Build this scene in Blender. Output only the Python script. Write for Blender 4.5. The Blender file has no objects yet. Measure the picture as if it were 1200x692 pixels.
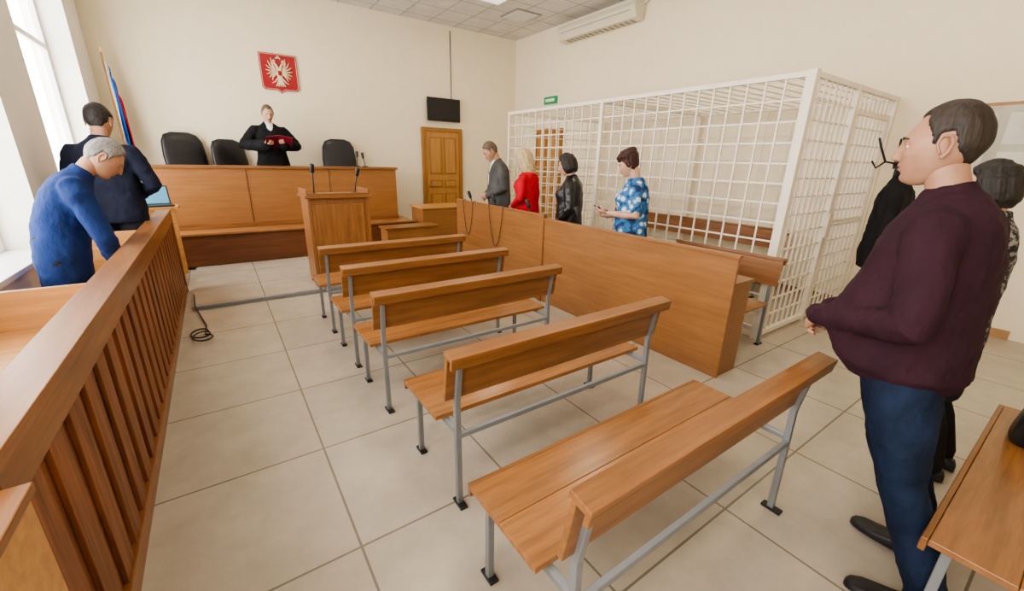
import bpy,bmesh,math,random
from mathutils import Vector,Matrix,Euler
from mathutils import noise as N
random.seed(3)
sc=bpy.context.scene
V=Vector
# ---------------------------------------------------------------- materials
def newmat(name):
    m=bpy.data.materials.new(name);m.use_nodes=True
    nt=m.node_tree;b=nt.nodes['Principled BSDF']
    return m,nt,b
def coords(nt,scale=(1,1,1),loc=(0,0,0)):
    tc=nt.nodes.new('ShaderNodeTexCoord');mp=nt.nodes.new('ShaderNodeMapping')
    mp.inputs['Scale'].default_value=scale;mp.inputs['Location'].default_value=loc
    nt.links.new(tc.outputs['Object'],mp.inputs[0]);return mp.outputs[0]
def noise(nt,co,scale,detail=3,rough=.5):
    n=nt.nodes.new('ShaderNodeTexNoise');n.inputs['Scale'].default_value=scale
    n.inputs['Detail'].default_value=detail;n.inputs['Roughness'].default_value=rough
    nt.links.new(co,n.inputs['Vector']);return n.outputs['Fac']
def ramp(nt,fac,stops):
    r=nt.nodes.new('ShaderNodeValToRGB');e=r.color_ramp.elements
    while len(e)<len(stops):e.new(.5)
    for i,(p,c) in enumerate(stops):
        e[i].position=p;e[i].color=(c[0],c[1],c[2],1)
    nt.links.new(fac,r.inputs[0]);return r.outputs[0]
def bump(nt,b,h,strength,dist=.01):
    bp=nt.nodes.new('ShaderNodeBump');bp.inputs['Strength'].default_value=strength
    bp.inputs['Distance'].default_value=dist
    nt.links.new(h,bp.inputs['Height']);nt.links.new(bp.outputs[0],b.inputs['Normal'])
def plain(name,c,rough=.5,metal=0,var=.12,bs=0,bscale=40,spec=.5):
    m,nt,b=newmat(name)
    co=coords(nt);n=noise(nt,co,6)
    d=[x*(1-var) for x in c];l=[min(1,x*(1+var)) for x in c]
    nt.links.new(ramp(nt,n,[(.3,d),(.7,l)]),b.inputs['Base Color'])
    b.inputs['Roughness'].default_value=rough;b.inputs['Metallic'].default_value=metal
    b.inputs['Specular IOR Level'].default_value=spec
    if bs: bump(nt,b,noise(nt,co,bscale),bs)
    return m
def wood(name,c,axis='x',rough=.35,contrast=.28):
    m,nt,b=newmat(name)
    s={'x':(1.2,16,16),'y':(16,1.2,16),'z':(16,16,1.2)}[axis]
    co=coords(nt,s);n=noise(nt,co,1.6,6,.6)
    s2=tuple(k*4 for k in s);n2=noise(nt,coords(nt,s2),2,2)
    mx=nt.nodes.new('ShaderNodeMath');mx.operation='MULTIPLY_ADD'
    mx.inputs[1].default_value=.25
    nt.links.new(n2,mx.inputs[0]);nt.links.new(n,mx.inputs[2])
    d=[x*(1-contrast) for x in c];l=[min(1,x*(1+contrast)) for x in c]
    nt.links.new(ramp(nt,mx.outputs[0],[(.4,d),(.62,c),(.82,l)]),b.inputs['Base Color'])
    b.inputs['Roughness'].default_value=rough
    bump(nt,b,n2,.06,.002)
    return m
def fabric(name,c,rough=.85,fold=.35,var=.18):
    m,nt,b=newmat(name)
    co=coords(nt,(1,1,.6));n=noise(nt,co,9,3)
    d=[x*(1-var) for x in c];l=[min(1,x*(1+var)) for x in c]
    nt.links.new(ramp(nt,n,[(.3,d),(.7,l)]),b.inputs['Base Color'])
    b.inputs['Roughness'].default_value=rough
    b.inputs['Specular IOR Level'].default_value=.25
    bump(nt,b,noise(nt,co,7,4,.6),fold,.04)
    return m
def hairmat(name,c):
    m,nt,b=newmat(name)
    co=coords(nt,(60,60,6));n=noise(nt,co,2,3)
    nt.links.new(ramp(nt,n,[(.3,[x*.55 for x in c]),(.7,[min(1,x*1.35) for x in c])]),b.inputs['Base Color'])
    b.inputs['Roughness'].default_value=.6;bump(nt,b,n,.5,.006)
    return m
def skinmat(name,c):
    m,nt,b=newmat(name)
    co=coords(nt);n=noise(nt,co,16,4,.6)
    nt.links.new(ramp(nt,n,[(.3,(c[0]*.84,c[1]*.74,c[2]*.70)),(.7,c)]),b.inputs['Base Color'])
    b.inputs['Roughness'].default_value=.52
    b.inputs['Subsurface Weight'].default_value=.08
    b.inputs['Subsurface Radius'].default_value=(.02,.008,.004)
    bump(nt,b,noise(nt,co,90),.12,.002)
    return m
def brick(name,tile,c1,c2,mortar,msize,loc,rough,var=True,bm=.1):
    m,nt,b=newmat(name)
    co=coords(nt,(1,1,1),loc)
    t=nt.nodes.new('ShaderNodeTexBrick');t.offset=0;t.squash=1
    t.inputs['Scale'].default_value=1;t.inputs['Brick Width'].default_value=tile;t.inputs['Row Height'].default_value=tile
    t.inputs['Mortar Size'].default_value=msize;t.inputs['Mortar Smooth'].default_value=.2
    t.inputs['Color1'].default_value=(*c1,1);t.inputs['Color2'].default_value=(*c2,1);t.inputs['Mortar'].default_value=(*mortar,1)
    nt.links.new(co,t.inputs['Vector'])
    n=noise(nt,coords(nt),3.5,6,.7)
    mix=nt.nodes.new('ShaderNodeMix');mix.data_type='RGBA';mix.blend_type='MULTIPLY'
    mix.inputs['Factor'].default_value=1
    nt.links.new(t.outputs['Color'],mix.inputs['A'])
    nt.links.new(ramp(nt,n,[(.3,(.82,.81,.79)),(.7,(1,1,1))]),mix.inputs['B'])
    nt.links.new(mix.outputs['Result'],b.inputs['Base Color'])
    b.inputs['Roughness'].default_value=rough
    inv=nt.nodes.new('ShaderNodeMath');inv.operation='SUBTRACT';inv.inputs[0].default_value=1
    nt.links.new(t.outputs['Fac'],inv.inputs[1]);bump(nt,b,inv.outputs[0],bm,.003)
    return m
WOODX=wood('wood_bench_x',(.235,.100,.034),'x')
WOODY=wood('wood_y',(.245,.103,.035),'y')
WOODZ=wood('wood_z',(.25,.108,.038),'z')
WSEAT=wood('wood_seat_light',(.285,.125,.044),'x',.24)
WLIGHT=wood('wood_light_panel',(.52,.26,.09),'x',.35,.18)
WPART=wood('wood_partition',(.26,.115,.040),'y',.32,.18)
WDESK=wood('wood_desk',(.31,.14,.050),'x',.35,.16)
WDARK=wood('wood_dark',(.15,.055,.022),'x',.4)
WSLAT=wood('wood_slat',(.22,.082,.030),'z',.5,.5)
DOORW=wood('door_wood',(.43,.22,.07),'z',.4,.15)
DOORF=wood('door_frame_wood',(.32,.15,.045),'z',.4,.15)
STEEL=plain('painted_grey_steel',(.25,.26,.27),.4,.4,.06)
RUB=plain('black_plastic',(.015,.015,.016),.45)
WHITEP=plain('white_painted_steel',(.78,.70,.58),.4,0,.04)
WALL=plain('wall_paint_cream',(.83,.735,.56),.9,0,.02,.03,60,.2)
WALLL=plain('wall_paint_light',(.86,.83,.76),.9,0,.02,.03,60,.2)
WHITE=plain('white_plastic',(.8,.79,.75),.4,0,.03)
BASEB=plain('baseboard_paint',(.40,.22,.10),.5)
FLOOR=brick('floor_tiles',.79,(.50,.435,.35),(.465,.405,.325),(.22,.185,.14),.006,(-.28,-2.31+.79*4,0),.27)
CEIL=brick('ceiling_tiles',.6,(.72,.71,.67),(.69,.68,.64),(.42,.41,.39),.014,(0,0,0),.9,bm=.3)
BLACKLEATHER=plain('black_leather',(.014,.014,.016),.38,0,.2,.3,30)
BLACKG=plain('tv_black',(.008,.008,.010),.15)
GREEN=plain('exit_green',(.01,.30,.11),.4)
RED=plain('emblem_red',(.34,.012,.02),.45)
GOLD=plain('emblem_silver_gold',(.80,.64,.42),.4,.3)
DARKMET=plain('black_metal',(.02,.02,.022),.4,.5)
def emis(name,c,s):
    m,nt,b=newmat(name);b.inputs['Base Color'].default_value=(*c,1)
    b.inputs['Emission Color'].default_value=(*c,1);b.inputs['Emission Strength'].default_value=s;return m
# ---------------------------------------------------------------- mesh builder
class MB:
    def __init__(s): s.v=[];s.f=[];s.m=[]
    def add(s,vs,fs,m=0,M=None):
        o=len(s.v)
        s.v+=[tuple(M@V(v)) if M else tuple(v) for v in vs]
        s.f+=[tuple(i+o for i in f) for f in fs];s.m+=[m]*len(fs)
    def box(s,x0,x1,y0,y1,z0,z1,m=0,M=None):
        vs=[(x,y,z) for x in(x0,x1) for y in(y0,y1) for z in(z0,z1)]
        s.add(vs,[(0,1,3,2),(4,6,7,5),(0,4,5,1),(2,3,7,6),(0,2,6,4),(1,5,7,3)],m,M)
    def bar(s,p0,p1,w,h=None,m=0):
        h=h or w;p0=V(p0);p1=V(p1);d=(p1-p0);L=d.length;d.normalize()
        up=V((0,0,1)) if abs(d.z)<.9 else V((0,1,0))
        a=d.cross(up).normalized();b=a.cross(d)
        vs=[p0+d*(L*k)+a*(w/2*i)+b*(h/2*j) for k in(0,1) for i in(-1,1) for j in(-1,1)]
        s.add(vs,[(0,1,3,2),(4,6,7,5),(0,4,5,1),(2,3,7,6),(0,2,6,4),(1,5,7,3)],m)
    def loft(s,rings,m=0):
        n=len(rings[0]);vs=[p for r in rings for p in r];fs=[]
        for i in range(len(rings)-1):
            for j in range(n):
                a=i*n+j;b=i*n+(j+1)%n;fs.append((a,b,b+n,a+n))
        fs.append(tuple(reversed(range(n))));fs.append(tuple(range((len(rings)-1)*n,len(rings)*n)))
        s.add(vs,fs,m)
    def tube(s,pts,rad,seg=14,m=0,cap=True):
        pts=[V(p) for p in pts]
        if not isinstance(rad,(list,tuple)):rad=[rad]*len(pts)
        P=[];R=[]
        d0=(pts[0]-pts[1]).normalized();d1=(pts[-1]-pts[-2]).normalized()
        if cap:
            for k in(.98,.8,.45):P.append(pts[0]+d0*rad[0]*k);R.append(rad[0]*math.sqrt(1-k*k))
        P+=pts;R+=list(rad)
        if cap:
            for k in(.45,.8,.98):P.append(pts[-1]+d1*rad[-1]*k);R.append(rad[-1]*math.sqrt(1-k*k))
        rings=[];a=None
        for i,p in enumerate(P):
            t=(P[min(i+1,len(P)-1)]-P[max(i-1,0)]).normalized()
            if a is None:
                a=t.cross(V((0,0,1)) if abs(t.z)<.9 else V((1,0,0))).normalized()
            a=(a-t*a.dot(t)).normalized();b=t.cross(a)
            rings.append([p+(a*math.cos(2*math.pi*j/seg)+b*math.sin(2*math.pi*j/seg))*R[i] for j in range(seg)])
        s.loft(rings,m)
    def ell(s,c,r,m=0,seg=18,n=12,M=None):
        rings=[]
        for i in range(n+1):
            th=math.pi*(i+.02 if i==0 else (i-.02 if i==n else i))/n
            rings.append([V((c[0]+r[0]*math.sin(th)*math.cos(2*math.pi*j/seg),c[1]+r[1]*math.sin(th)*math.sin(2*math.pi*j/seg),c[2]-r[2]*math.cos(th))) for j in range(seg)])
        if M: rings=[[M@p for p in q] for q in rings]
        s.loft(rings,m)
    def obj(s,name,mats,parent=None,smooth=False,bevel=0,loc=(0,0,0)):
        me=bpy.data.meshes.new(name);me.from_pydata(s.v,[],s.f)
        for m in mats:me.materials.append(m)
        me.polygons.foreach_set('material_index',s.m)
        if smooth:me.polygons.foreach_set('use_smooth',[True]*len(s.f))
        bm=bmesh.new();bm.from_mesh(me);bmesh.ops.recalc_face_normals(bm,faces=bm.faces);bm.to_mesh(me);bm.free()
        o=bpy.data.objects.new(name,me);sc.collection.objects.link(o);o.location=loc
        if parent:o.parent=parent
        if bevel:
            b=o.modifiers.new('bevel','BEVEL');b.width=bevel;b.segments=2;b.limit_method='ANGLE'
        return o
def empty(name,loc=(0,0,0),rz=0,s=1):
    e=bpy.data.objects.new(name,None);sc.collection.objects.link(e);e.location=loc
    e.rotation_euler=(0,0,rz);e.scale=(s,s,s);e.empty_display_size=.2;return e
def sring(c,wx,wy,n=28,p=2.4,th=0):
    out=[]
    for j in range(n):
        a=2*math.pi*j/n;ca,sa=math.cos(a),math.sin(a)
        x=wx*math.copysign(abs(ca)**(2/p),ca);y=wy*math.copysign(abs(sa)**(2/p),sa)
        out.append(V((c[0]+x,c[1]+y*math.cos(th),c[2]-y*math.sin(th))))
    return out
def sst(x):
    x=max(0,min(1,x));return x*x*(3-2*x)
# ---------------------------------------------------------------- room
XL,XR,YF,YB,ZC=-1.25,6.5,9.32,-2.0,4.39
ZR=.035
mb=MB();mb.box(XL-.4,XR+.2,YB-.2,YF+.2,-.1,0);mb.obj('floor',[FLOOR])
mb=MB();mb.box(-.43,XR-.001,5.53,YF-.001,.001,ZR);mb.obj('raised_floor',[FLOOR])
mb=MB();mb.box(XL+.001,-.60,5.09,YF-.001,.001,.12);mb.obj('raised_floor',[FLOOR])
mb=MB();mb.box(-.4,XR-.002,5.495,5.555,.002,ZR+.006);mb.obj('trim_1',[STEEL],bevel=.003)
mb=MB();mb.box(XL-.4,XR+.2,YB-.2,YF+.2,ZC,ZC+.1);mb.obj('ceiling',[CEIL])
mb=MB();mb.box(XL-.4,XR+.2,YF,YF+.2,0,ZC);mb.obj('wall_far',[WALL])
mb=MB();mb.box(XR,XR+.2,YB,YF,0,ZC);mb.obj('wall_right',[WALL])
mb=MB();mb.box(XL-.4,XR+.2,YB-.2,YB,0,ZC);mb.obj('wall_back',[WALL])
wins=[(-1.2,.6),(1.0,2.7),(3.3,5.1),(6.0,8.4)]
Z0,Z1=.85,3.75
mb=MB();mb.box(XL-.4,XL,YB,YF,0,Z0);mb.box(XL-.4,XL,YB,YF,Z1,ZC)
ys=[YB]+[v for w in wins for v in w]+[YF]
for i in range(0,len(ys),2):mb.box(XL-.4,XL,ys[i],ys[i+1],Z0,Z1)
mb.obj('wall_left',[WALLL])
for i,(a,b) in enumerate(wins):
    mb=MB();x=XL-.28
    for y in(a+.035,(a+b)/2,b-.035):mb.box(x-.03,x+.03,y-.035,y+.035,Z0,Z1)
    for z in(Z0+.035,2.9,Z1-.035):mb.box(x-.028,x+.028,a,b,z-.033,z+.033)
    mb.box(XL-.25,XL+.05,a-.05,b+.05,Z0-.03,Z0+.01)
    mb.obj('window_%d'%(i+1),[WHITE],bevel=.005)
mb=MB();mb.box(XL,3.9,YF-.02,YF,ZR,.13);mb.box(5.0,XR,YF-.02,YF,ZR,.13);mb.obj('baseboard_far',[BASEB])
mb=MB();mb.box(XR-.02,XR,.3,5.45,0,.09);mb.box(XR-.02,XR,5.56,7.3,ZR,.13);mb.obj('baseboard_right',[BASEB])
PANEL=emis('light_panel',(1,.95,.85),.6)
for x in(1.5,4.5):
    for y in(.9,3.9,7.2):
        mb=MB();mb.box(x-.29,x+.29,y-.29,y+.29,ZC-.02,ZC-.002,1)
        for a in(-.3,.27):
            mb.box(x+a,x+a+.03,y-.3,y+.3,ZC-.035,ZC-.001,0);mb.box(x-.27,x+.27,y+a,y+a+.03,ZC-.034,ZC-.001,0)
        mb.obj('ceiling_light',[WHITE,PANEL])
        L=bpy.data.lights.new('panel_fill','AREA');L.size=.5;L.energy=17;L.color=(1,.86,.66)  # fill lamp added under each ceiling panel to brighten the room
        lo=bpy.data.objects.new('ceiling_fill',L);sc.collection.objects.link(lo);lo.location=(x,y,ZC-.05)
mb=MB();mb.box(5.2,5.8,7.45,8.05,ZC-.015,ZC-.002,0)
for i in range(9):mb.box(5.24,5.76,7.50+i*.06,7.52+i*.06,ZC-.03,ZC-.012,1)
mb.obj('ceiling_vent',[plain('vent_grey',(.30,.29,.27),.6),WHITE])
def door(name,M,w=.95,h=2.2):
    mb=MB();f=.08
    mb.box(-w/2,-w/2+f,-.05,.03,0,h,1,M);mb.box(w/2-f,w/2,-.05,.03,0,h,1,M);mb.box(-w/2+f,w/2-f,-.048,.03,h-f,h-.001,1,M)
    mb.box(-w/2+f,w/2-f,-.02,.02,0,h-f,0,M)
    a=w/2-f-.09
    for z0,z1 in((.15,.85),(.98,1.15),(1.28,h-f-.12)):
        for s in(-1,1):
            xa,xb=(.03*s,a*s) if s>0 else (a*s,.03*s)
            mb.box(xa,xb,-.038,-.02,z0,z1,1,M);mb.box(xa+.03,xb-.03,-.046,-.03,z0+.03,z1-.03,0,M)
    mb.tube([M@V((-a-.03,-.02,1.02)),M@V((-a-.03,-.07,1.02)),M@V((-a+.07,-.075,1.02))],.010,8,2)
    return mb.obj(name,[DOORW,DOORF,STEEL],bevel=.006)
door('door_1',Matrix.Translation((4.45,YF-.031,ZR)),1.0,2.29)
door('door_2',Matrix.Translation((XR-.031,7.9,ZR))@Matrix.Rotation(-math.pi/2,4,'Z'),.95,2.32)
mb=MB();mb.box(XR-.03,XR-.001,.25,1.25,1.45,2.30,0);mb.box(XR-.033,XR-.029,.28,1.22,1.48,2.27,1)
for i in range(3):
    for j in range(2):mb.box(XR-.037,XR-.032,.33+i*.3,.54+i*.3,1.55+j*.36,1.84+j*.36,2)
mb.obj('notice_board',[DOORF,plain('board_grey',(.50,.46,.38),.6),plain('notice_paper',(.66,.63,.56),.7)],bevel=.003)
mb=MB();mb.box(4.09,4.89,YF-.11,YF-.06,2.46,2.94,0);mb.box(4.12,4.86,YF-.115,YF-.105,2.50,2.91,1);mb.box(4.35,4.6,YF-.06,YF-.001,2.6,2.8,0)
mb.tube([(4.72,YF-.012,2.9),(4.72,YF-.012,4.3)],.008,6,0)
mb.obj('wall_television',[RUB,BLACKG],bevel=.006)
mb=MB();mb.box(XR-.05,XR-.001,7.68,8.10,2.88,3.03,0);mb.box(XR-.054,XR-.045,7.74,8.04,2.925,2.985,1)
mb.obj('exit_sign',[GREEN,WHITE],bevel=.004)
mb=MB()
prof=[(0,0),(0,.28),(.22,.28),(.26,.2),(.2,.03),(.12,0)]
rings=[[V((XR-.01-p[0]*1.0,y,3.98+p[1])) for p in prof] for y in(5.5,7.5)]
mb.loft(rings,0)
for i in range(14):mb.box(XR-.2,XR-.06,5.6+i*.125,5.66+i*.125,3.972,3.985,1)
mb.box(XR-.262,XR-.25,5.6,7.4,4.12,4.13,1)
mb.tube([(XR-.05,5.6,4.2),(XR-.05,5.3,4.3),(XR-.05,5.1,4.38)],.02,8,0)
mb.obj('air_conditioner',[plain('ac_cream',(.70,.64,.50),.4,0,.03),plain('ac_slot',(.28,.26,.21),.5)],bevel=.01)
# emblem
e=empty('coat_of_arms_plaque',(1.27,YF-.03,3.06))
mb=MB()
out=[(-.30,.31),(.30,.31),(.30,-.24),(.26,-.28),(.06,-.28),(0,-.33),(-.06,-.28),(-.26,-.28),(-.30,-.24)]
mb.loft([[V((x,0,z)) for x,z in out],[V((x,.028,z)) for x,z in out]],0)
pts=[V((x*.95,-.002,z*.95)) for x,z in out];pts.append(pts[0])
for a,b in zip(pts,pts[1:]):mb.tube([a,b],.004,6,1)
mb.obj('shield',[RED,GOLD],e,bevel=.003)
mb=MB()
mb.ell((0,-.01,0),(.05,.018,.09),0);mb.box(-.03,.03,-.035,-.01,-.04,.035,1)
for s in(-1,1):
    mb.tube([(s*.02,-.012,.07),(s*.045,-.014,.13),(s*.07,-.014,.155)],[.024,.018,.018],8,0)
    mb.tube([(s*.08,-.014,.158),(s*.12,-.014,.145)],[.012,.004],8,0)
    for k in range(7):
        a=math.radians(75-k*22);L=.19-.012*k
        x0,z0=s*.06,.05-.012*k
        mb.tube([(x0,-.01,z0),(x0+s*L*.55*math.cos(a)+s*.02,-.012,z0+L*.55*math.sin(a)),(x0+s*L*math.cos(a),-.01,z0+L*math.sin(a))],[.013,.012,.005],8,0)
    mb.tube([(s*.03,-.01,-.08),(s*.09,-.012,-.15),(s*.13,-.012,-.17)],[.016,.012,.006],8,0)
    mb.tube([(s*.085,-.012,.185),(s*.07,-.012,.21),(s*.055,-.012,.185)],[.012,.014,.012],6,0)
for k in range(-2,3):mb.tube([(0,-.01,-.08),(k*.035,-.01,-.21)],[.016,.010],8,0)
mb.tube([(-.03,-.012,.235),(0,-.012,.26),(.03,-.012,.235)],[.014,.022,.014],8,0)
mb.obj('double_headed_eagle',[GOLD,RED],e,smooth=True)
# flag
e=empty('flag_on_stand',(-1.05,8.9,.53))
mb=MB();mb.tube([(0,0,.02),(-.01,.05,2.48)],.012,8,0);mb.ell((-.01,.05,2.51),(.02,.02,.04),1);mb.tube([(0,0,0),(0,0,.03)],[.12,.10],20,0,cap=False)
mb.obj('pole',[DOORW,GOLD],e,smooth=True)
mb=MB();n=30
for band in range(3):
    vs=[];fs=[]
    for i in range(7):
        u=(band+i/6)/3
        for j in range(n+1):
            t=j/n
            w_=(.09+.06*t)
            vs.append((-.005+w_*u+.012*math.sin(6*t+u*20),.045+.035*math.sin(u*19+1.5*t),2.42-1.15*t-.55*u**1.5*(1-.3*t)))
    for i in range(6):
        for j in range(n):
            a=i*(n+1)+j;fs.append((a,a+1,a+n+2,a+n+1))
    mb.add(vs,fs,band)
o=mb.obj('cloth',[fabric('flag_white',(.8,.8,.8)),fabric('flag_blue',(.02,.12,.50)),fabric('flag_red',(.35,.02,.03))],e,smooth=True)
so=o.modifiers.new('s','SOLIDIFY');so.thickness=.005
# ---------------------------------------------------------------- judge platform and desk
PZ=.53
mb=MB();mb.box(-.58,3.0,7.6,YF-.02,ZR,PZ-.03,0);mb.box(-.59,3.02,7.56,YF-.02,PZ-.03,PZ,1);mb.box(-1.15,-.59,7.8,YF-.02,.12,PZ,0);mb.obj('judge_platform',[WDARK,WDESK],bevel=.004)
mb=MB()
mb.box(-.75,2.85,8.0,8.04,PZ,1.44,0);mb.box(-.78,2.88,7.97,8.50,1.44,1.48,1)
mb.box(-.749,-.71,8.04,8.45,PZ,1.44,0);mb.box(2.81,2.849,8.04,8.45,PZ,1.44,0)
for x in(.42,1.65):mb.box(x-.006,x+.006,7.99,8.0,.6,1.44,2)
mb.box(-.75,2.85,7.985,8.0,PZ,.61,1)
mb.obj('judge_desk',[WDESK,WOODX,WDARK],bevel=.004)
mb=MB();mb.box(3.15,4.1,7.5,7.54,ZR,.74,0);mb.box(3.12,4.13,7.47,8.1,.74,.775,1);mb.box(3.15,3.19,7.54,8.05,ZR,.74,0);mb.box(4.06,4.1,7.54,8.05,ZR,.74,0)
mb.obj('secretary_desk',[WDESK,WLIGHT],bevel=.004)
mb=MB();mb.box(2.2,3.1,6.75,7.08,ZR,.52,0);mb.box(2.17,3.13,6.72,7.10,.52,.55,1);mb.obj('side_cabinet',[WDESK,WOODX],bevel=.004)
# lectern
mb=MB()
mb.box(.88,.92,5.62,6.1,ZR,1.16,0);mb.box(1.58,1.62,5.62,6.1,ZR,1.16,0);mb.box(.92,1.58,5.625,5.65,ZR,1.16,0)
mb.box(.85,1.65,5.57,6.14,1.16,1.19,1);mb.box(.87,.90,5.58,6.12,1.19,1.26,1);mb.box(1.60,1.63,5.58,6.12,1.19,1.26,1);mb.box(.90,1.60,5.58,5.61,1.19,1.22,1)
mb.box(.96,1.54,5.60,5.625,.2,1.08,0)
mb.obj('witness_lectern',[WOODZ,WOODX],bevel=.004)
def mic(x,y,z,dx=0,h=.28,dy=-.05,name='table_microphone'):
    mb=MB();mb.tube([(0,0,.004),(0,0,.02)],[.055,.045],16,0,cap=False)
    mb.tube([(0,0,.02),(dx*.3,dy*.3,h*.5),(dx,dy,h)],.008,8,0);mb.tube([(dx,dy,h),(dx*1.3,dy*1.4,h+.07)],[.022,.027],10,0)
    return mb.obj(name,[RUB],smooth=True,loc=(x,y,z))
mic(1.0,5.8,1.19,0,.28);mic(1.5,5.8,1.19,.03,.24)
mic(2.2,8.2,1.48,.02,.18,.03);mic(2.35,8.2,1.48,-.02,.16,.03)
def exec_chair(name,loc,rz,s=1):
    e=empty(name,loc,rz,s)
    mb=MB()
    rings=[]
    for z,w,d,y in[(.52,.20,.04,.20),(.58,.25,.055,.21),(.75,.28,.06,.23),(1.0,.29,.055,.27),(1.2,.27,.05,.30),(1.3,.22,.04,.32),(1.34,.12,.02,.325)]:
        rings.append(sring((0,y,z),w,d,24,3))
    mb.loft(rings)
    mb.loft([sring((0,-.02,z),w,w*.95,24,3.5) for z,w in[(.42,.20),(.44,.25),(.50,.265),(.53,.25),(.54,.15)]])
    for s in(-1,1):
        mb.tube([(s*.27,.2,.75),(s*.31,.1,.72),(s*.31,-.12,.70),(s*.29,-.16,.6),(s*.25,-.1,.46)],[.025,.03,.03,.022,.02],10)
    mb.tube([(0,0,.42),(0,0,.1)],.03,12)
    for k in range(5):
        a=k*2*math.pi/5+.3;mb.tube([(0,0,.12),(.3*math.cos(a),.3*math.sin(a),.06)],[.03,.018],8);mb.ell((.3*math.cos(a),.3*math.sin(a),.03),(.03,.03,.03),seg=10,n=8)
    mb.obj('upholstery_and_base',[BLACKLEATHER],e,smooth=True)
exec_chair('executive_chair',(-.22,8.82,PZ),.4,1.08)
exec_chair('executive_chair',(2.08,8.8,PZ),-.1,1.08)
exec_chair('executive_chair',(.42,8.86,PZ),.5,1.02)
# ---------------------------------------------------------------- benches
def bench_mb(L=1.5,seat_m=2):
    mb=MB()
    T=Matrix.Translation((0,.03,.60))@Matrix.Rotation(math.radians(9),4,'X')
    mb.box(0,L,-.0,.022,0,.235,0,T)
    mb.box(-.005,L+.005,-.052,.030,.2355,.262,1,T)
    mb.box(-.004,L+.004,-.051,-.032,.20,.2355,1,T)
    mb.box(0,L,.14,.345,.435,.46,seat_m);mb.box(0,L,.3465,.548,.435,.46,seat_m);mb.box(0,L,.549,.568,.405,.459,1)
    for x in(.06,L-.06):
        mb.bar((x,.02,.0),(x,.03,.58),.028,.028,3);mb.bar((x,.03,.57),(x,-.01,.84),.0275,.0275,3)
        mb.bar((x,.50,.0),(x,.50,.42),.028,.028,3)
        mb.bar((x,.035,.42),(x,.54,.42),.027,.027,3)
        mb.box(x-.02,x+.02,-.03,.06,0,.014,4);mb.box(x-.02,x+.02,.46,.54,0,.014,4)
    mb.bar((.06,.022,.40),(L-.06,.022,.40),.024,.026,3)
    mb.bar((.06,-.008,.80),(L-.06,-.008,.80),.024,.024,3)
    return mb
bm_=[WOODX,WOODX,WSEAT,STEEL,RUB]
b0=bench_mb().obj('wooden_bench',bm_,bevel=.003,loc=(.62,.585,0))
for x,y in[(.70,1.48),(.68,2.47),(.68,3.24),(.68,4.08),(1.80,-.48)]:
    o=b0.copy();sc.collection.objects.link(o);o.location=(x,y,0);o.name='wooden_bench'
o=bench_mb(1.1).obj('wooden_bench',bm_,bevel=.003,loc=(4.13,1.60,0));o.rotation_euler=(0,0,math.pi/2)
o=bench_mb(3.0).obj('wooden_bench',bm_,bevel=.003,loc=(6.1,2.4,0));o.rotation_euler=(0,0,math.pi/2)
# ---------------------------------------------------------------- partition with desk
mb=MB()
mb.box(3.10,3.125,1.5,3.79,.0,.995,0);mb.box(3.09,3.14,1.49,3.79,.995,1.02,1)
mb.box(3.10,3.125,3.85,6.0,.0,1.035,0);mb.box(3.09,3.14,3.85,6.0,1.035,1.06,1)
mb.box(3.085,3.145,3.79,3.85,.0,1.065,2)
mb.box(3.127,3.42,1.50,6.0,.775,.80,1)
mb.box(3.127,3.40,1.515,1.545,0,.774,0)
mb.box(3.127,3.40,3.8,3.825,0,.774,0)
mb.obj('partition_desk',[WPART,WPART,WOODZ],bevel=.003)
for y in(5.7,5.0,4.2,3.3):mic(3.27,y,.80,-.06,.30,.05)
mb=MB()
for y0,y1,z1,sag in((5.75,5.45,1.06,.5),(5.0,4.65,1.06,.55)):
    pts=[]
    for k in range(15):
        t=k/14;pts.append((3.08,y0+(y1-y0)*t,z1-.0-sag*math.sin(math.pi*t)**.7))
    pts=[(3.25,y0,.9),(3.12,y0,z1+.01)]+pts+[(3.12,y1,z1+.01),(3.25,y1,.9)]
    mb.tube(pts,.0045,6,0)
mb.obj('microphone_cables',[RUB],smooth=True)
# ---------------------------------------------------------------- left barrier
mb=MB();xb=-.545
y=1.24;k=0
while y<6.22:
    d=.018 if k%2 else 0
    mb.box(xb-.0+d,xb+.018+d,y,y+.13,.06,.90,2);y+=.105;k+=1
mb.box(xb-.03,xb-.0,1.24,6.33,.05,.95,3)
mb.box(xb-.08,xb+.055,1.21,6.42,.97,1.01,1)
mb.box(xb-.0,xb+.048,1.24,6.33,.0,.09,1);mb.box(xb-.0,xb+.048,1.24,6.33,.86,.97,1)
mb.box(xb-.04,xb+.052,6.33,6.42,.0,.97,2)
mb.obj('slatted_barrier',[WOODY,WOODY,WSLAT,WLIGHT],bevel=.003)
mb=MB();mb.box(-.53,-.445,.45,1.195,0,.93,0);mb.box(-.545,-.435,.44,1.205,.93,.955,1);mb.obj('gate_panel',[WLIGHT,WOODY],bevel=.004)
mb=MB()
xi=xb-.035
for y,h in((3.1,.96),(5.05,.97)):
    mb.box(XL+.06,xi,y,y+.03,0,h,0)
mb.box(-.78,xi,3.13,5.05,.74,.77,1)
mb.box(-.98,xi,5.95,6.35,.84,.87,1);mb.box(-.96,-.93,5.97,6.33,.12,.84,0)
mb.box(XL+.12,xi+.1,6.84,6.87,.12,.97,0);mb.box(-.95,-.44,6.82,7.16,.97,1.0,1);mb.box(-.95,-.92,6.87,7.14,.12,.97,0)
mb.box(XL+.12,xi,1.6,3.1,.72,.75,1);mb.box(-.82,-.80,1.6,3.1,0,.72,0)
mb.obj('prosecutor_desk',[WLIGHT,WLIGHT],bevel=.003)
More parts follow.
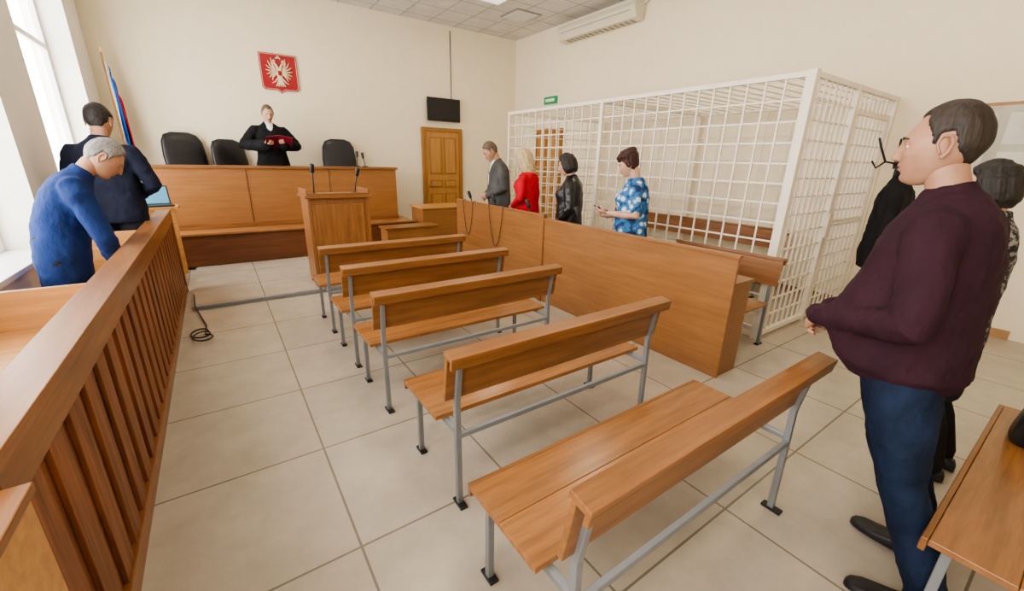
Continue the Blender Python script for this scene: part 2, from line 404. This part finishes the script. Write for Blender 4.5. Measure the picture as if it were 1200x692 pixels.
mb=MB();M=Matrix.Translation((-.66,6.96,1.001))@Matrix.Rotation(math.radians(12),4,'Z')
mb.box(-.17,.17,-.12,.12,0,.018,0,M)
S=M@Matrix.Translation((0,.12,.01))@Matrix.Rotation(math.radians(-15),4,'X')
mb.box(-.17,.17,0,.012,0,.24,0,S);mb.box(-.155,.155,-.003,.001,.015,.225,1,S)
mb.obj('laptop',[RUB,emis('laptop_screen',(.10,.28,.42),.6)],bevel=.002)
mb=MB()
for i in range(3):
    M=Matrix.Translation((-.68,4.1+i*.3,.772+.001*i))@Matrix.Rotation(.05*i,4,'Z');mb.box(-.08,.08,-.13,.13,0,.004,0,M)
mb.obj('papers',[WHITE])
mb=MB();pts=[]
for k in range(60):
    t=k/59;a=t*14
    pts.append((-.36+.07*math.cos(a)+.05*t,4.75+.10*math.sin(a)-.3*t,.008+.0006*k))
pts+=[(-.3,4.9,.01),(-.4,5.5,.01+ZR),(-.42,6.0,.01+ZR)]
mb.tube(pts,.007,6,0);mb.obj('coiled_floor_cable',[RUB],smooth=True)
# ---------------------------------------------------------------- cage
mb=MB();CX,CY0,CY1,CH=4.23,1.74,6.2,2.42;XW=6.40
def grid(axis,c,a0,a1,z0,z1,sa=.16,sz=.16,r=.012):
    P=(lambda a,z,o:(c+o,a,z)) if axis=='x' else (lambda a,z,o:(a,c+o,z))
    n=max(1,round((a1-a0)/sa));
    for i in range(1,n):mb.bar(P(a0+(a1-a0)*i/n,z0,0),P(a0+(a1-a0)*i/n,z1,0),r,r)
    n=max(1,round((z1-z0)/sz))
    for i in range(1,n):mb.bar(P(a0,z0+(z1-z0)*i/n,.008),P(a1,z0+(z1-z0)*i/n,.008),r,r)
def rails(axis,c,a0,a1,zs,w=.043):
    P=(lambda a,z:(c,a,z)) if axis=='x' else (lambda a,z:(a,c,z))
    for z in zs:mb.bar(P(a0,z),P(a1,z),w,w)
for (x,y) in((CX,4.1),(CX,CY1),(XW,CY0),(XW,CY1),(XW,4.1),(5.25,CY0)):
    mb.bar((x,y,.0),(x,y,CH),.05,.05)
mb.bar((CX,CY0,0),(CX,CY0,CH+.005),.075,.075)
for x in(5.32,6.3):mb.bar((x,CY0-.0,.08),(x,CY0-.0,2.2),.034,.034)
for z in(.1,1.1,2.18):mb.bar((5.335,CY0,z),(6.285,CY0,z),.032,.032)
for c,a0,a1 in((CX,CY0+.038,4.075),(CX,4.125,CY1-.025),(XW,CY0+.025,4.075),(XW,4.125,CY1-.025)):
    rails('x',c,a0,a1,(.10,CH-.025));grid('x',c,a0,a1,.10,CH-.04,.17 if c==CX else .34,.17 if c==CX else .34,.015 if c==CX else .012)
for c,a0,a1 in((CY0,CX+.038,5.225),(CY0,5.275,XW-.025),(CY1,CX+.025,XW-.025)):
    rails('y',c,a0,a1,(.05,CH-.025));grid('y',c,a0,a1,.06,CH-.04,.12 if c==CY0 else .17,.17,.016 if c==CY0 else .014)
mb.bar((CX+.025,4.1,CH-.025),(XW-.025,4.1,CH-.025),.043)
for i in range(1,26):
    y=CY0+(CY1-CY0)*i/26;mb.bar((CX+.02,y,CH-.02),(XW-.02,y,CH-.02),.012)
for i in range(1,8):
    x=CX+(XW-CX)*i/8;mb.bar((x,CY0+.02,CH-.012),(x,CY1-.02,CH-.012),.012)
mb.box(5.2,5.3,CY0-.05,CY0-.027,.95,1.2,0)
mb.obj('defendant_cage',[WHITEP])
# coat rack
e=empty('coat_rack',(5.42,1.32,0))
mb=MB();mb.tube([(0,0,.03),(0,0,1.85)],.016,10)
for k in range(4):
    a=k*math.pi/2+.4;c,s_=math.cos(a),math.sin(a)
    mb.tube([(0,0,.2),(.15*c,.15*s_,.12),(.24*c,.24*s_,.02)],.012,8)
    mb.tube([(0,0,1.7),(.10*c,.10*s_,1.72),(.16*c,.16*s_,1.85),(.19*c,.19*s_,1.93)],.010,8)
    mb.tube([(.10*c,.10*s_,1.72),(.16*c,.16*s_,1.66),(.2*c,.2*s_,1.72)],.009,8)
mb.obj('stand',[DARKMET],e,smooth=True)
BLACKF=fabric('black_cloth',(.012,.012,.014))
mb=MB()
mb.loft([sring((-.05,-.06,z),w,d,24,2.3) for z,w,d in[(.72,.26,.13),(.9,.27,.15),(1.1,.24,.14),(1.35,.22,.13),(1.48,.17,.10),(1.6,.07,.05),(1.66,.02,.02)]])
mb.tube([(-.2,-.1,1.42),(-.28,-.12,1.1),(-.27,-.12,.85)],[.07,.065,.06]);mb.tube([(.1,-.1,1.42),(.19,-.12,1.1),(.2,-.12,.85)],[.07,.065,.06])
o=mb.obj('hanging_coat',[BLACKF],e,smooth=True)
def cloth_mods(o,voxel,disp=.012,ns=.09,it=5):
    r=o.modifiers.new('r','REMESH');r.mode='VOXEL';r.voxel_size=voxel;r.use_smooth_shade=True
    s=o.modifiers.new('s','SMOOTH');s.factor=.6;s.iterations=it
    if disp:
        t=bpy.data.textures.get('fold%d'%int(ns*1000)) or bpy.data.textures.new('fold%d'%int(ns*1000),'CLOUDS');t.noise_scale=ns;t.noise_depth=2
        d=o.modifiers.new('d','DISPLACE');d.texture=t;d.strength=disp;d.mid_level=.5
cloth_mods(o,.014,.03,.1)
mb=MB();mb.loft([sring((0,0,z),w,d,20,3.5) for z,w,d in[(0,.15,.07),(.02,.17,.08),(.16,.16,.06),(.22,.14,.03)]])
mb.tube([(-.09,0,.2),(-.06,0,.33),(.06,0,.33),(.09,0,.2)],.008,8)
mb.obj('black_handbag',[BLACKLEATHER],smooth=True,loc=(2.97,-.06,.462))
# ---------------------------------------------------------------- people
def face_pt(nx,ny,nz,feat=True,female=False):
    x=.075*math.copysign(abs(nx)**.92,nx);y=.094*ny;z=.117*nz
    if nz<0:
        k=-nz;x*=1-(.30 if not female else .36)*k**1.4
        if ny<0:y*=1-.35*k
        y+=.042*k**2
    else:
        y-=.012*nz
    if feat and ny>0:
        g=lambda a,b,s:math.exp(-((a-b)/s)**2)
        w=sst((ny-.1)/.4);d=0
        t=max(0,min(1,(.018-z)/.05));amp=(.004+.021*t)*sst((.03-z)/.02)*(1-sst((-.034-z)/.010))
        d+=amp*g(x,0,.0085+.006*t)
        d+=.004*(g(x,.014,.007)+g(x,-.014,.007))*g(z,-.031,.007)
        d+=.005*g(z,.024,.010)*sst((.055-abs(x))/.02)
        for s in(-1,1):
            d-=.011*g(x,s*.031,.014)*g(z,.004,.012)
            d+=.004*g(x,s*.046,.016)*g(z,-.022,.016)
        d+=.006*g(x,0,.022)*g(z,-.053,.006)+.006*g(x,0,.018)*g(z,-.066,.006)
        d-=.003*g(x,0,.026)*g(z,-.0595,.0025)
        d-=.004*g(x,0,.02)*g(z,-.078,.007)
        d+=.006*g(x,0,.018)*g(z,-.098,.014)
        y+=d*w
    return V((x,y,z))
LIPS=skinmat('lips',(.40,.15,.12))
EYEW=plain('eye_white',(.75,.73,.7),.3);EYED=plain('eye_iris',(.03,.02,.015),.2)
HAIRLINE={'short':[(0,.070),(.55,.072),(.9,.050),(1.2,.030),(1.3,-.004),(1.42,-.004),(1.5,.026),(1.85,.028),(2.1,-.03),(2.6,-.066),(3.15,-.072)],
          'receding':[(0,.078),(.35,.086),(.75,.082),(1.0,.050),(1.2,.030),(1.3,-.004),(1.42,-.004),(1.5,.026),(1.85,.028),(2.1,-.03),(2.6,-.062),(3.15,-.068)],
          'female':[(0,.074),(.35,.070),(.7,.055),(1.0,.020),(1.25,-.03),(1.6,-.05),(2.0,-.09),(3.15,-.11)]}
def head(parent,M,skin,hair,style,female=False,eyes='open',nr=100,ns=90):
    mb=MB();mi=[]
    dirs=[]
    for i in range(nr+1):
        th=math.pi*i/nr
        for j in range(ns):
            a=2*math.pi*j/ns
            dirs.append((max(math.sin(th),.001)*math.sin(a),max(math.sin(th),.001)*math.cos(a),math.cos(th)))
    P=[face_pt(*d,True,female) for d in dirs]
    quads=[(i*ns+j,(i+1)*ns+j,(i+1)*ns+(j+1)%ns,i*ns+(j+1)%ns) for i in range(nr) for j in range(ns)]
    for q in quads:
        c=sum((P[k] for k in q),V())/4
        mi.append(1 if (abs(c.x)<.025*(1-abs(c.z+.0595)/.02) and -.0715<c.z<-.049 and c.y>.04) else 0)
    mb.add(P,quads,0);mb.m=mi
    for s in(-1,1):
        y=.0705
        if eyes=='open':
            mb.ell((s*.031,y,.004),(.0125,.0115,.0105),2,14,10)
            mb.ell((s*.031,y+.0085,.004),(.0060,.004,.0060),3,12,8)
            mb.ell((s*.031,y+.0010,.0100),(.0148,.0130,.0080),0,14,10)
            mb.ell((s*.031,y+.0000,-.0030),(.0140,.0122,.0060),0,14,10)
        else:
            mb.ell((s*.031,y,.003),(.0135,.0125,.0115),0,14,10)
            mb.tube([(s*.019,y+.009,-.002),(s*.031,y+.0125,-.004),(s*.043,y+.007,-.002)],.0013,6,4)
        mb.tube([(s*.014,.091,.024),(s*.030,.090,.029),(s*.048,.076,.024)],[.0032,.0036,.002],8,4)
        E=Matrix.Translation((s*.074,-.008,-.004))@Matrix.Rotation(s*-.35,4,'Z')@Matrix.Rotation(-.15,4,'X')
        mb.ell((0,0,0),(.008,.016,.028),0,14,10,E)
        mb.tube([E@V((s*.006,.010,-.02)),E@V((s*.006,.014,.008)),E@V((s*.009,.004,.029)),E@V((s*.011,-.014,.024)),E@V((s*.011,-.018,.004)),E@V((s*.008,-.008,-.02)),E@V((s*.004,.004,-.032))],[.003,.0035,.0045,.0045,.0045,.0045,.006],8,0)
    o=mb.obj('head',[skin,LIPS,EYEW,EYED,hair],parent,smooth=True);o.matrix_local=M
    ks=HAIRLINE.get(style,HAIRLINE['female'])
    def hl(a):
        for (a0,h0),(a1,h1) in zip(ks,ks[1:]):
            if a<=a1:
                return h0+(h1-h0)*sst((a-a0)/(a1-a0))
        return ks[-1][1]
    T={'short':.013,'receding':.009}.get(style,.020)
    hb=MB();H=[]
    for d in dirs:
        p=face_pt(*d,False,female);az=abs(math.atan2(p.x,p.y+.005))
        m=sst((p.z-hl(az)+.004*N.noise(p*90))/.022+.25)
        n=V((d[0]/.075,d[1]/.094,d[2]/.117)).normalized()
        t=T*(.7+.5*max(0,d[2]))+.30*T*N.noise(V((p.x*30,p.y*30,p.z*12)))+.15*T*N.noise(V((p.x*120,p.y*60,p.z*40)))
        H.append(p+n*(t*m-.006*(1-m)))
    hb.add(H,quads,0)
    if style in('long','bob'):
        L=-.215 if style=='long' else -.105
        nl=26
        for k in range(nl):
            a=math.radians(62)+(2*math.pi-2*math.radians(62))*k/(nl-1)
            c,s_=math.sin(a),math.cos(a)
            j=N.noise(V((k*.7,1.3,0)))
            rx,ry=.088+.006*j,.098+.006*j
            bot=L*(1+.10*N.noise(V((k*1.7,0,5))))
            front=max(0,math.cos(a))
            pts=[V((c*.03,s_*.03-.012,.122)),V((c*rx*.80,s_*ry*.80-.012,.088)),V((c*rx*1.03,s_*ry*1.0-.014,.035)),V((c*rx*1.10,s_*ry*.98-.018,-.03)),
                 V((c*rx*(1.08 if style=='bob' else 1.12),s_*ry*.9-.022,bot*.6)),V((c*rx*(.92 if style=='bob' else 1.05),s_*ry*.72-.024+(.02*front if style=='long' else 0),bot))]
            hb.tube(pts,[.010,.017,.019,.020,.019,.008],8)
    if style=='updo':
        for k in range(20):
            a=2*math.pi*k/20;c,s_=math.sin(a),math.cos(a)
            hb.tube([V((c*.078,s_*.085-.005,.055-.025*(s_<0)-.01*(abs(s_)<.4))),V((c*.085,s_*.088-.012,.085)),V((c*.055,s_*.055-.03,.122)),V((c*.012,-.06,.128))],[.010,.021,.022,.018],8)
        hb.ell((0,-.075,.10),(.048,.048,.042))
        for k in range(9):
            a=math.pi*.62+math.pi*.76*k/8;c,s_=math.sin(a),math.cos(a)
            hb.tube([V((c*.07,s_*.085,-.05)),V((c*.082,s_*.096,0)),V((c*.085,s_*.098-.008,.06))],[.010,.018,.020],8)
    o=hb.obj('hair',[hair],parent,smooth=True);o.matrix_local=M
    if style in('long','bob','updo'):
        cloth_mods(o,.005,.006,.02,1)
def hand(parent,w,d,pn,side,skin,curl=.5,voxel=.004,scale=1,spread=0,thumb=.5):
    mb=MB();sx=1 if side=='L' else -1
    rings=[]
    for y,wx,wz in[(-.03,.024,.019),(0,.026,.019),(.03,.036,.017),(.06,.041,.016),(.085,.042,.014),(.097,.038,.011)]:
        rings.append([V((p.x,y,p.y)) for p in sring((0,0,0),wx,wz,16,2.6)])
    mb.loft(rings)
    for k,(x,L,r) in enumerate([(.0315,.070,.0085),(.0105,.079,.0088),(-.0105,.073,.0084),(-.0310,.057,.0075)]):
        p=V((x*sx,.085,0));pts=[V((x*sx*.8,.05,0)),p];a=0
        for q,f in enumerate((.45,.31,.24)):
            a+=curl*(.75,1.0,.7)[q]*(1+.08*k)
            p=p+V((sx*x*.25*L*spread,math.cos(a)*L*f,-math.sin(a)*L*f));pts.append(p)
        mb.tube(pts,[r*.9,r*1.05,r,r*.95,r*.8],10)
    p=V((sx*.028,.022,-.004))
    a=V((sx*.75,.75,-.15-.5*thumb)).normalized();b=V((sx*(.35-.6*thumb),.85,-.3-.5*thumb)).normalized()
    mb.tube([p,p+a*.04,p+a*.04+b*.032,p+a*.04+b*.032+(b+V((-sx*.3,.2,-.1))).normalized()*.024],[.016,.0125,.0105,.0085],10)
    Y=V(d).normalized();Z=-(V(pn)-Y*V(pn).dot(Y)).normalized();X=Y.cross(Z)
    M=Matrix.Translation(V(w))@Matrix(((X.x,Y.x,Z.x,0),(X.y,Y.y,Z.y,0),(X.z,Y.z,Z.z,0),(0,0,0,1)))@Matrix.Scale(scale,4)
    o=mb.obj('hand_'+side,[skin],parent,smooth=True);o.matrix_local=M
    cloth_mods(o,voxel,0,it=1)
def person(name,loc,yaw,H=1.75,bw=1,bd=1,belly=0,lean=0,top=None,bottom=None,skin=None,hair=None,style='short',female=False,
    aL=((-.27,-.01,1.12),(-.20,.14,.92)),aR=((.27,-.01,1.12),(.20,.14,.92)),hL=None,hR=None,hem=.80,sleeve=1.0,cuff=1.0,hp=0,hy=0,
    eyes='open',legs='trousers',feet=((-.11,0),(.11,0)),voxel=.012,shoe=None,collar=True,short_sleeve=False,armw=1.0,flare=0,inner=None,hroll=0,hs=1.0,rib=False,toe=0):
    e=empty(name,loc,math.radians(yaw),H/1.75)
    def theta(z):return lean*max(0,min(1,(z-.9)/.4))
    def spine(z):
        if z<=.9:return V((0,0,z))
        y=0;zz=.9;n=20;dz=(z-.9)/n
        for i in range(n):
            t=theta(.9+dz*(i+.5));y+=math.sin(t)*dz;zz+=math.cos(t)*dz
        return V((0,y,zz))
    def B(p):
        t=theta(p[2]);s=spine(p[2]);return V((p[0],s.y+p[1]*math.cos(t),s.z-p[1]*math.sin(t)))
    sw=.90 if female else 1
    sb=1+(bw-1)*.55
    prof=[(hem,.178,.122,0),(.88,.180,.128,0),(.97,.168,.124,.004),(1.07,.165,.122,.004),(1.17,.172,.124,.002),(1.27,.184,.126,0),(1.33,.188,.120,-.004),(1.375,.180,.108,-.010),(1.415,.155,.092,-.014),(1.45,.115,.078,-.014),(1.485,.072,.060,-.010)]
    if rib:prof=[(hem-.045,.160,.112,0)]+prof
    def tor(z,w,d,y):
        k=max(0,min(1,(z-1.05)/.3));f=(bw*(1-k)+sb*k)*(1+(sw-1)*k)
        if female:
            if 1.2<z<1.36:y+=.022;d+=.018
            if 1.0<z<1.15:w*=.93
        bl=belly*math.exp(-((z-1.02)/.17)**2);fl=flare*max(0,(1.1-z))
        return w*f+fl+bl*.25,d*bd+bl*.55+fl*.7,y+bl*.5
    mb=MB();rings=[]
    for z,w,d,y in prof:
        w2,d2,y2=tor(z,w,d,y);rings.append(sring(B((0,y2,z)),w2,d2,32,2.45,theta(z)))
    mb.loft(rings)
    arms={}
    for s,(el,wr) in((-1,aL),(1,aR)):
        sh=B((s*.176*sb*sw,-.008,1.378));inn=B((s*.10*sb*sw,-.01,1.395))
        el=V(el);wr=V(wr);a=armw*(.9 if female else 1)
        el2=el+(el-(sh+wr)/2).normalized()*.01
        R=[.056,.064,.056,.050,.046,.037]
        k=[r*a for r in R]
        k[0]=.056;k[-1]*=cuff*sleeve;k[3]*=sleeve
        if short_sleeve:
            se=sh.lerp(el,.75);mb.tube([inn,sh,sh.lerp(el,.5),se],[.056,.066*a,.064*a,.064*a],20)
        else:
            pts=[inn,sh];rr=[k[0],k[1]]
            for (p0,p1,r0,r1) in((sh,el2,k[1],k[3]),(el2,wr,k[3],k[5])):
                for q in range(1,7):
                    t=q/6;pts.append(p0.lerp(p1,t));rr.append((r0+(r1-r0)*t)*(1+(.05 if q%2 else -.03)))
            mb.tube(pts,rr,20)
        arms[s]=(sh,el2,wr)
    if collar:
        c0=B((0,-.012,1.465));c1=B((0,-.006,1.51));mb.tube([c0,c1],[.074,.066],20,cap=False)
    o=mb.obj('upper_garment',[top],e,smooth=True);cloth_mods(o,voxel,.020,.09,4)
    if inner:
        ib=MB();rr=[]
        for z,hw in((1.16,.006),(1.24,.020),(1.32,.036),(1.40,.052),(1.455,.058),(1.50,.056)):
            base=[q for q in prof if q[0]<=z][-1];w2,d2,y2=tor(z,*base[1:])
            i=prof.index(base)
            if i+1<len(prof):
                nx=prof[i+1];tt=(z-base[0])/(nx[0]-base[0]);wn,dn,yn=tor(z,*nx[1:]);d2+=(dn-d2)*tt;y2+=(yn-y2)*tt
            rr.append(sring(B((0,y2+d2*.98-.03,z)),hw,.038,16,2.4,theta(z)))
        ib.loft(rr);ib.obj('shirt_front',[inner],e,smooth=True)
    mb=MB()
    hb=B((0,.012,1.545))
    mb.tube([B((0,-.012,1.43)),B((0,-.004,1.50)),hb+V((0,.0,.02))],[.062,.056,.056],20)
    if short_sleeve:
        for s in(-1,1):
            sh,el,wr=arms[s];mb.tube([sh.lerp(el,.5),el,el.lerp(wr,.4),wr],[.044,.042,.040,.026],16)
    o=mb.obj('neck',[skin],e,smooth=True);cloth_mods(o,voxel*.8,0,it=3)
    tl=theta(1.5)*.6
    M=Matrix.Translation(B((0,.015,1.535)))@Matrix.Rotation(-(tl+math.radians(hp)),4,'X')@Matrix.Rotation(math.radians(hroll),4,'Y')@Matrix.Rotation(math.radians(hy),4,'Z')@Matrix.Translation((0,.012,.095*hs))@Matrix.Scale(hs*(.95 if female else 1),4)
    head(e,M,skin,hair,style,female,eyes)
    for s,side,hh in((-1,'L',hL),(1,'R',hR)):
        sh,el,wr=arms[s]
        d=(wr-el).normalized()
        if hh is None:hh=(d,(-s*.9,0,-.1),.35)
        hand(e,wr+V(hh[0]).normalized()*.012,hh[0],hh[1],side,skin,hh[2],min(.0045,voxel*.4),.92 if female else 1.0)
    mb=MB()
    if legs=='trousers':
        mb.loft([sring((0,0,z),w*bw,d*bd,28,2.4) for z,w,d in((.80,.10,.09),(.83,.155,.110),(.90,.168,.118),(1.0,.155,.112),(1.04,.14,.10))])
        for s,(fx,fy) in zip((-1,1),feet):
            hip=V((s*.088*bw,0,.86));kn=V((s*.098*bw*.5+fx*.5,fy*.5+.02,.48));an=V((fx,fy-.03,.10))
            pts=[V((s*.085*bw,0,.93)),hip,hip.lerp(kn,.5),kn,kn.lerp(an,.45),an.lerp(kn,.08),V((fx,fy-.028,.055))]
            mb.tube(pts,[.075*bw,.094*bw,.084*bw,.069,.066,.061,.066],20,cap=False)
        o=mb.obj('trousers',[bottom],e,smooth=True);cloth_mods(o,voxel,.022,.10,3)
    else:
        mb.loft([sring((0,0,z),w*bw,d*bd,28,2.3) for z,w,d in((.50,.155,.12),(.60,.168,.125),(.85,.182,.13),(1.0,.155,.115),(1.05,.14,.10))])
        o=mb.obj('skirt',[bottom],e,smooth=True);cloth_mods(o,voxel,.012,.10,3)
        mb=MB()
        for s,(fx,fy) in zip((-1,1),feet):
            mb.tube([(fx*.9,fy*.1,.65),(fx*.95,.01+fy*.3,.48),(fx,-.01+fy*.6,.33),(fx,fy-.03,.12),(fx,fy-.03,.05)],[.07,.055,.056,.036,.034],16)
        mb.obj('legs',[legs],e,smooth=True)
    mb=MB()
    for s,(fx,fy) in zip((-1,1),feet):
        rings=[]
        for y,w,h in((-.085,.022,.05),(-.075,.034,.075),(-.04,.038,.085),(.0,.040,.085),(.05,.044,.065),(.10,.048,.050),(.15,.044,.042),(.18,.030,.032),(.19,.014,.022)):
            r=[]
            for p in sring((0,0,0),w,h/2,18,2.8):
                r.append(V((fx+p.x+s*y*.15+toe*y,fy+y,.001+h/2+p.y)))
            rings.append(r)
        mb.loft(rings)
    mb.obj('shoes',[shoe or BLACKLEATHER],e,smooth=True)
    return e
SK1=skinmat('skin_warm',(.50,.285,.185));SK2=skinmat('skin_pale',(.57,.35,.245));SK3=skinmat('skin_tan',(.42,.235,.15))
HD=hairmat('hair_dark',(.018,.013,.011));HB=hairmat('hair_brown',(.028,.018,.013));HG=hairmat('hair_grey',(.22,.205,.19))
HBL=hairmat('hair_blonde',(.50,.36,.20));HR=hairmat('hair_auburn',(.045,.014,.009));HLB=hairmat('hair_lightbrown',(.12,.085,.055))
PURP=fabric('burgundy_knit',(.030,.009,.016),fold=.5);JEAN=fabric('blue_jeans',(.008,.016,.038),.8,.6,.45)
BLUE=fabric('royal_blue_coat',(.012,.032,.13),fold=.5);NAVY=fabric('navy_jacket',(.011,.014,.030));GREYJ=fabric('grey_jacket',(.085,.085,.082),.9,.3,.3)
REDJ=fabric('red_jacket',(.46,.010,.022));ROBE=fabric('judge_robe_black',(.008,.008,.010));DTR=fabric('dark_trousers',(.02,.02,.024))
m,nt,b=newmat('floral_blouse')
co=coords(nt);vo=nt.nodes.new('ShaderNodeTexVoronoi');vo.inputs['Scale'].default_value=13;nt.links.new(co,vo.inputs['Vector'])
nn=noise(nt,co,22,2);ad=nt.nodes.new('ShaderNodeMath');ad.operation='MULTIPLY_ADD';ad.inputs[1].default_value=.5;nt.links.new(nn,ad.inputs[0]);nt.links.new(vo.outputs['Distance'],ad.inputs[2])
nt.links.new(ramp(nt,ad.outputs[0],[(.46,(.62,.66,.70)),(.58,(.40,.50,.62)),(.64,(.04,.13,.33)),(.82,(.03,.17,.38)),(.95,(.01,.03,.11))]),b.inputs['Base Color']);b.inputs['Roughness'].default_value=.8
FLORAL=m
m,nt,b=newmat('patterned_blouse');co=coords(nt)
nt.links.new(ramp(nt,noise(nt,co,45,2),[(.48,(.015,.015,.015)),(.60,(.25,.235,.22))]),b.inputs['Base Color']);b.inputs['Roughness'].default_value=.8
PATT=m
person('man_in_burgundy_sweater',(2.12,.31,0),4,1.86,1.16,1.28,.10,.13,PURP,JEAN,SK3,HB,'receding',
  aL=((-.295,.0,1.09),(-.085,.285,1.0)),aR=((.295,.0,1.09),(.085,.285,.99)),
  hL=((.75,.35,-.55),(.2,-.9,-.2),.75),hR=((-.7,.45,-.55),(-.2,-.9,-.2),.6),hem=.88,voxel=.009,armw=1.15,hp=0,feet=((-.18,-.24),(.15,-.17)),hs=1.08,rib=True)
person('woman_in_black_skirt',(3.12,.345,0),8,1.70,1.08,1.1,.03,.03,PATT,DTR,SK2,HD,'bob',True,
  aL=((-.26,-.01,1.12),(-.10,.20,1.0)),aR=((.26,-.01,1.12),(.10,.20,1.0)),hL=((.8,.2,-.4),(0,-.9,-.2),.6),hR=((-.8,.2,-.4),(0,-.9,-.2),.6),
  legs=fabric('black_tights',(.015,.013,.013)),hp=5,feet=((-.1,-.10),(.1,-.14)))
person('woman_in_floral_blouse',(3.70,2.99,0),42,1.78,1.22,1.2,.05,.10,FLORAL,DTR,SK2,HR,'updo',True,
  aL=((-.27,.0,1.12),(-.13,.27,1.12)),aR=((.27,.0,1.12),(.10,.28,1.06)),hL=((.2,.8,.15),(.3,.1,.9),.5),hR=((-.5,.8,.1),(0,-.2,.9),.5),
  hp=22,eyes='down',short_sleeve=True,collar=False,hem=.78,hs=1.08)
person('woman_in_black_jacket',(3.68,3.98,0),40,1.74,1.3,1.2,.03,.06,plain('black_leather_jacket',(.012,.012,.013),.35,0,.2,.3,12),DTR,SK2,HD,'bob',True,hp=18,eyes='down',hs=1.08,armw=1.25)
person('woman_in_red_jacket',(3.70,4.92,0),30,1.80,1.28,1.15,0,.06,REDJ,DTR,SK2,HBL,'long',True,hp=18,eyes='down',hs=1.1,armw=1.2,inner=BLACKF,
  aL=((-.28,.0,1.12),(-.08,.20,1.0)),aR=((.28,.0,1.12),(.08,.2,1.0)))
person('man_in_grey_jacket',(3.80,5.82,ZR),70,1.90,1.35,1.2,.03,.16,GREYJ,DTR,SK1,HLB,'short',hp=28,eyes='down',hs=1.1,armw=1.3,inner=WHITE,
  aL=((-.31,.02,1.12),(-.08,.20,1.0)),aR=((.31,.02,1.12),(.08,.2,.98)))
mb=MB();mb.box(-.04,.04,-.08,.08,-.006,.006,0);o=mb.obj('phone',[RUB],bevel=.003,loc=(3.41,3.21,1.18));o.rotation_euler=(.3,.2,.6)
person('judge',(.90,8.68,PZ),186,1.93,1.18,1.05,.02,.04,ROBE,ROBE,SK2,HLB,'receding',
  aL=((-.37,.02,1.16),(-.12,.29,1.17)),aR=((.37,.02,1.16),(.12,.29,1.15)),hL=((.4,.75,.3),(.2,.2,.9),.6),hR=((-.4,.75,.3),(-.2,.2,.9),.6),
  hem=.35,flare=.10,cuff=1.7,sleeve=1.2,armw=1.2,hp=20,eyes='down',inner=WHITE)
mb=MB()
for s in(-1,1):
    M=Matrix.Translation((.98,8.30,1.87))@Matrix.Rotation(math.radians(4),4,'Z')@Matrix.Rotation(math.radians(-38),4,'X')@Matrix.Rotation(s*.22,4,'Y')
    if s<0:mb.box(-.20,0,-.15,.15,0,.008,0,M);mb.box(-.19,0,-.14,.14,.008,.014,1,M)
    else:mb.box(0,.20,-.15,.15,0,.008,0,M);mb.box(0,.19,-.14,.14,.008,.014,1,M)
mb.obj('red_folder',[plain('folder_maroon',(.17,.01,.03),.4),WHITE])
person('prosecutor',(-1.0,4.25,0),-80,1.84,1.05,1.02,.04,.62,BLUE,DTR,SK1,HG,'short',
  aL=((-.27,.22,1.00),(-.22,.25,.80)),aR=((.27,.24,1.02),(.14,.28,.80)),hL=((.1,.4,-.7),(0,0,-1),.3),hR=((-.1,.4,-.7),(0,0,-1),.3),
  hem=.55,hp=22,eyes='down',armw=1.2,hs=1.08)
person('man_in_navy_jacket',(-.82,5.50,.12),-14,1.93,1.15,1.1,.02,.08,NAVY,DTR,SK1,HD,'short',hp=12,eyes='down',hs=1.08,
  aL=((-.29,.03,1.12),(-.14,.22,1.0)),aR=((.29,.03,1.12),(.10,.22,1.0)),armw=1.15)
# ---------------------------------------------------------------- light
w=bpy.data.worlds.new('sky');sc.world=w;w.use_nodes=True
bg=w.node_tree.nodes['Background'];bg.inputs[0].default_value=(1,.985,.96,1);bg.inputs[1].default_value=8.5
for a,b in wins:
    L=bpy.data.lights.new('window_portal','AREA');L.shape='RECTANGLE';L.size=Z1-Z0;L.size_y=b-a
    L.cycles.is_portal=True
    lo=bpy.data.objects.new('daylight_portal',L);sc.collection.objects.link(lo)
    lo.location=(XL-.42,(a+b)/2,(Z0+Z1)/2);lo.rotation_euler=(0,-math.pi/2,0)
# ---------------------------------------------------------------- camera
X=V((730,141,-485)).normalized();Y=V((-355,166,-485));Y=(Y-X*Y.dot(X)).normalized();Z=X.cross(Y)
cam=bpy.data.cameras.new('camera');co=bpy.data.objects.new('camera',cam);sc.collection.objects.link(co)
M=Matrix((X,Y,Z)).to_4x4();M.translation=V((0,0,1.65));co.matrix_world=M
cam.sensor_width=36;cam.lens=36*485/1200;cam.clip_start=.05;sc.camera=co
sc.view_settings.view_transform='AgX';sc.view_settings.exposure=.22
try:sc.view_settings.look='AgX - Medium High Contrast'
except Exception as ex:print(ex)
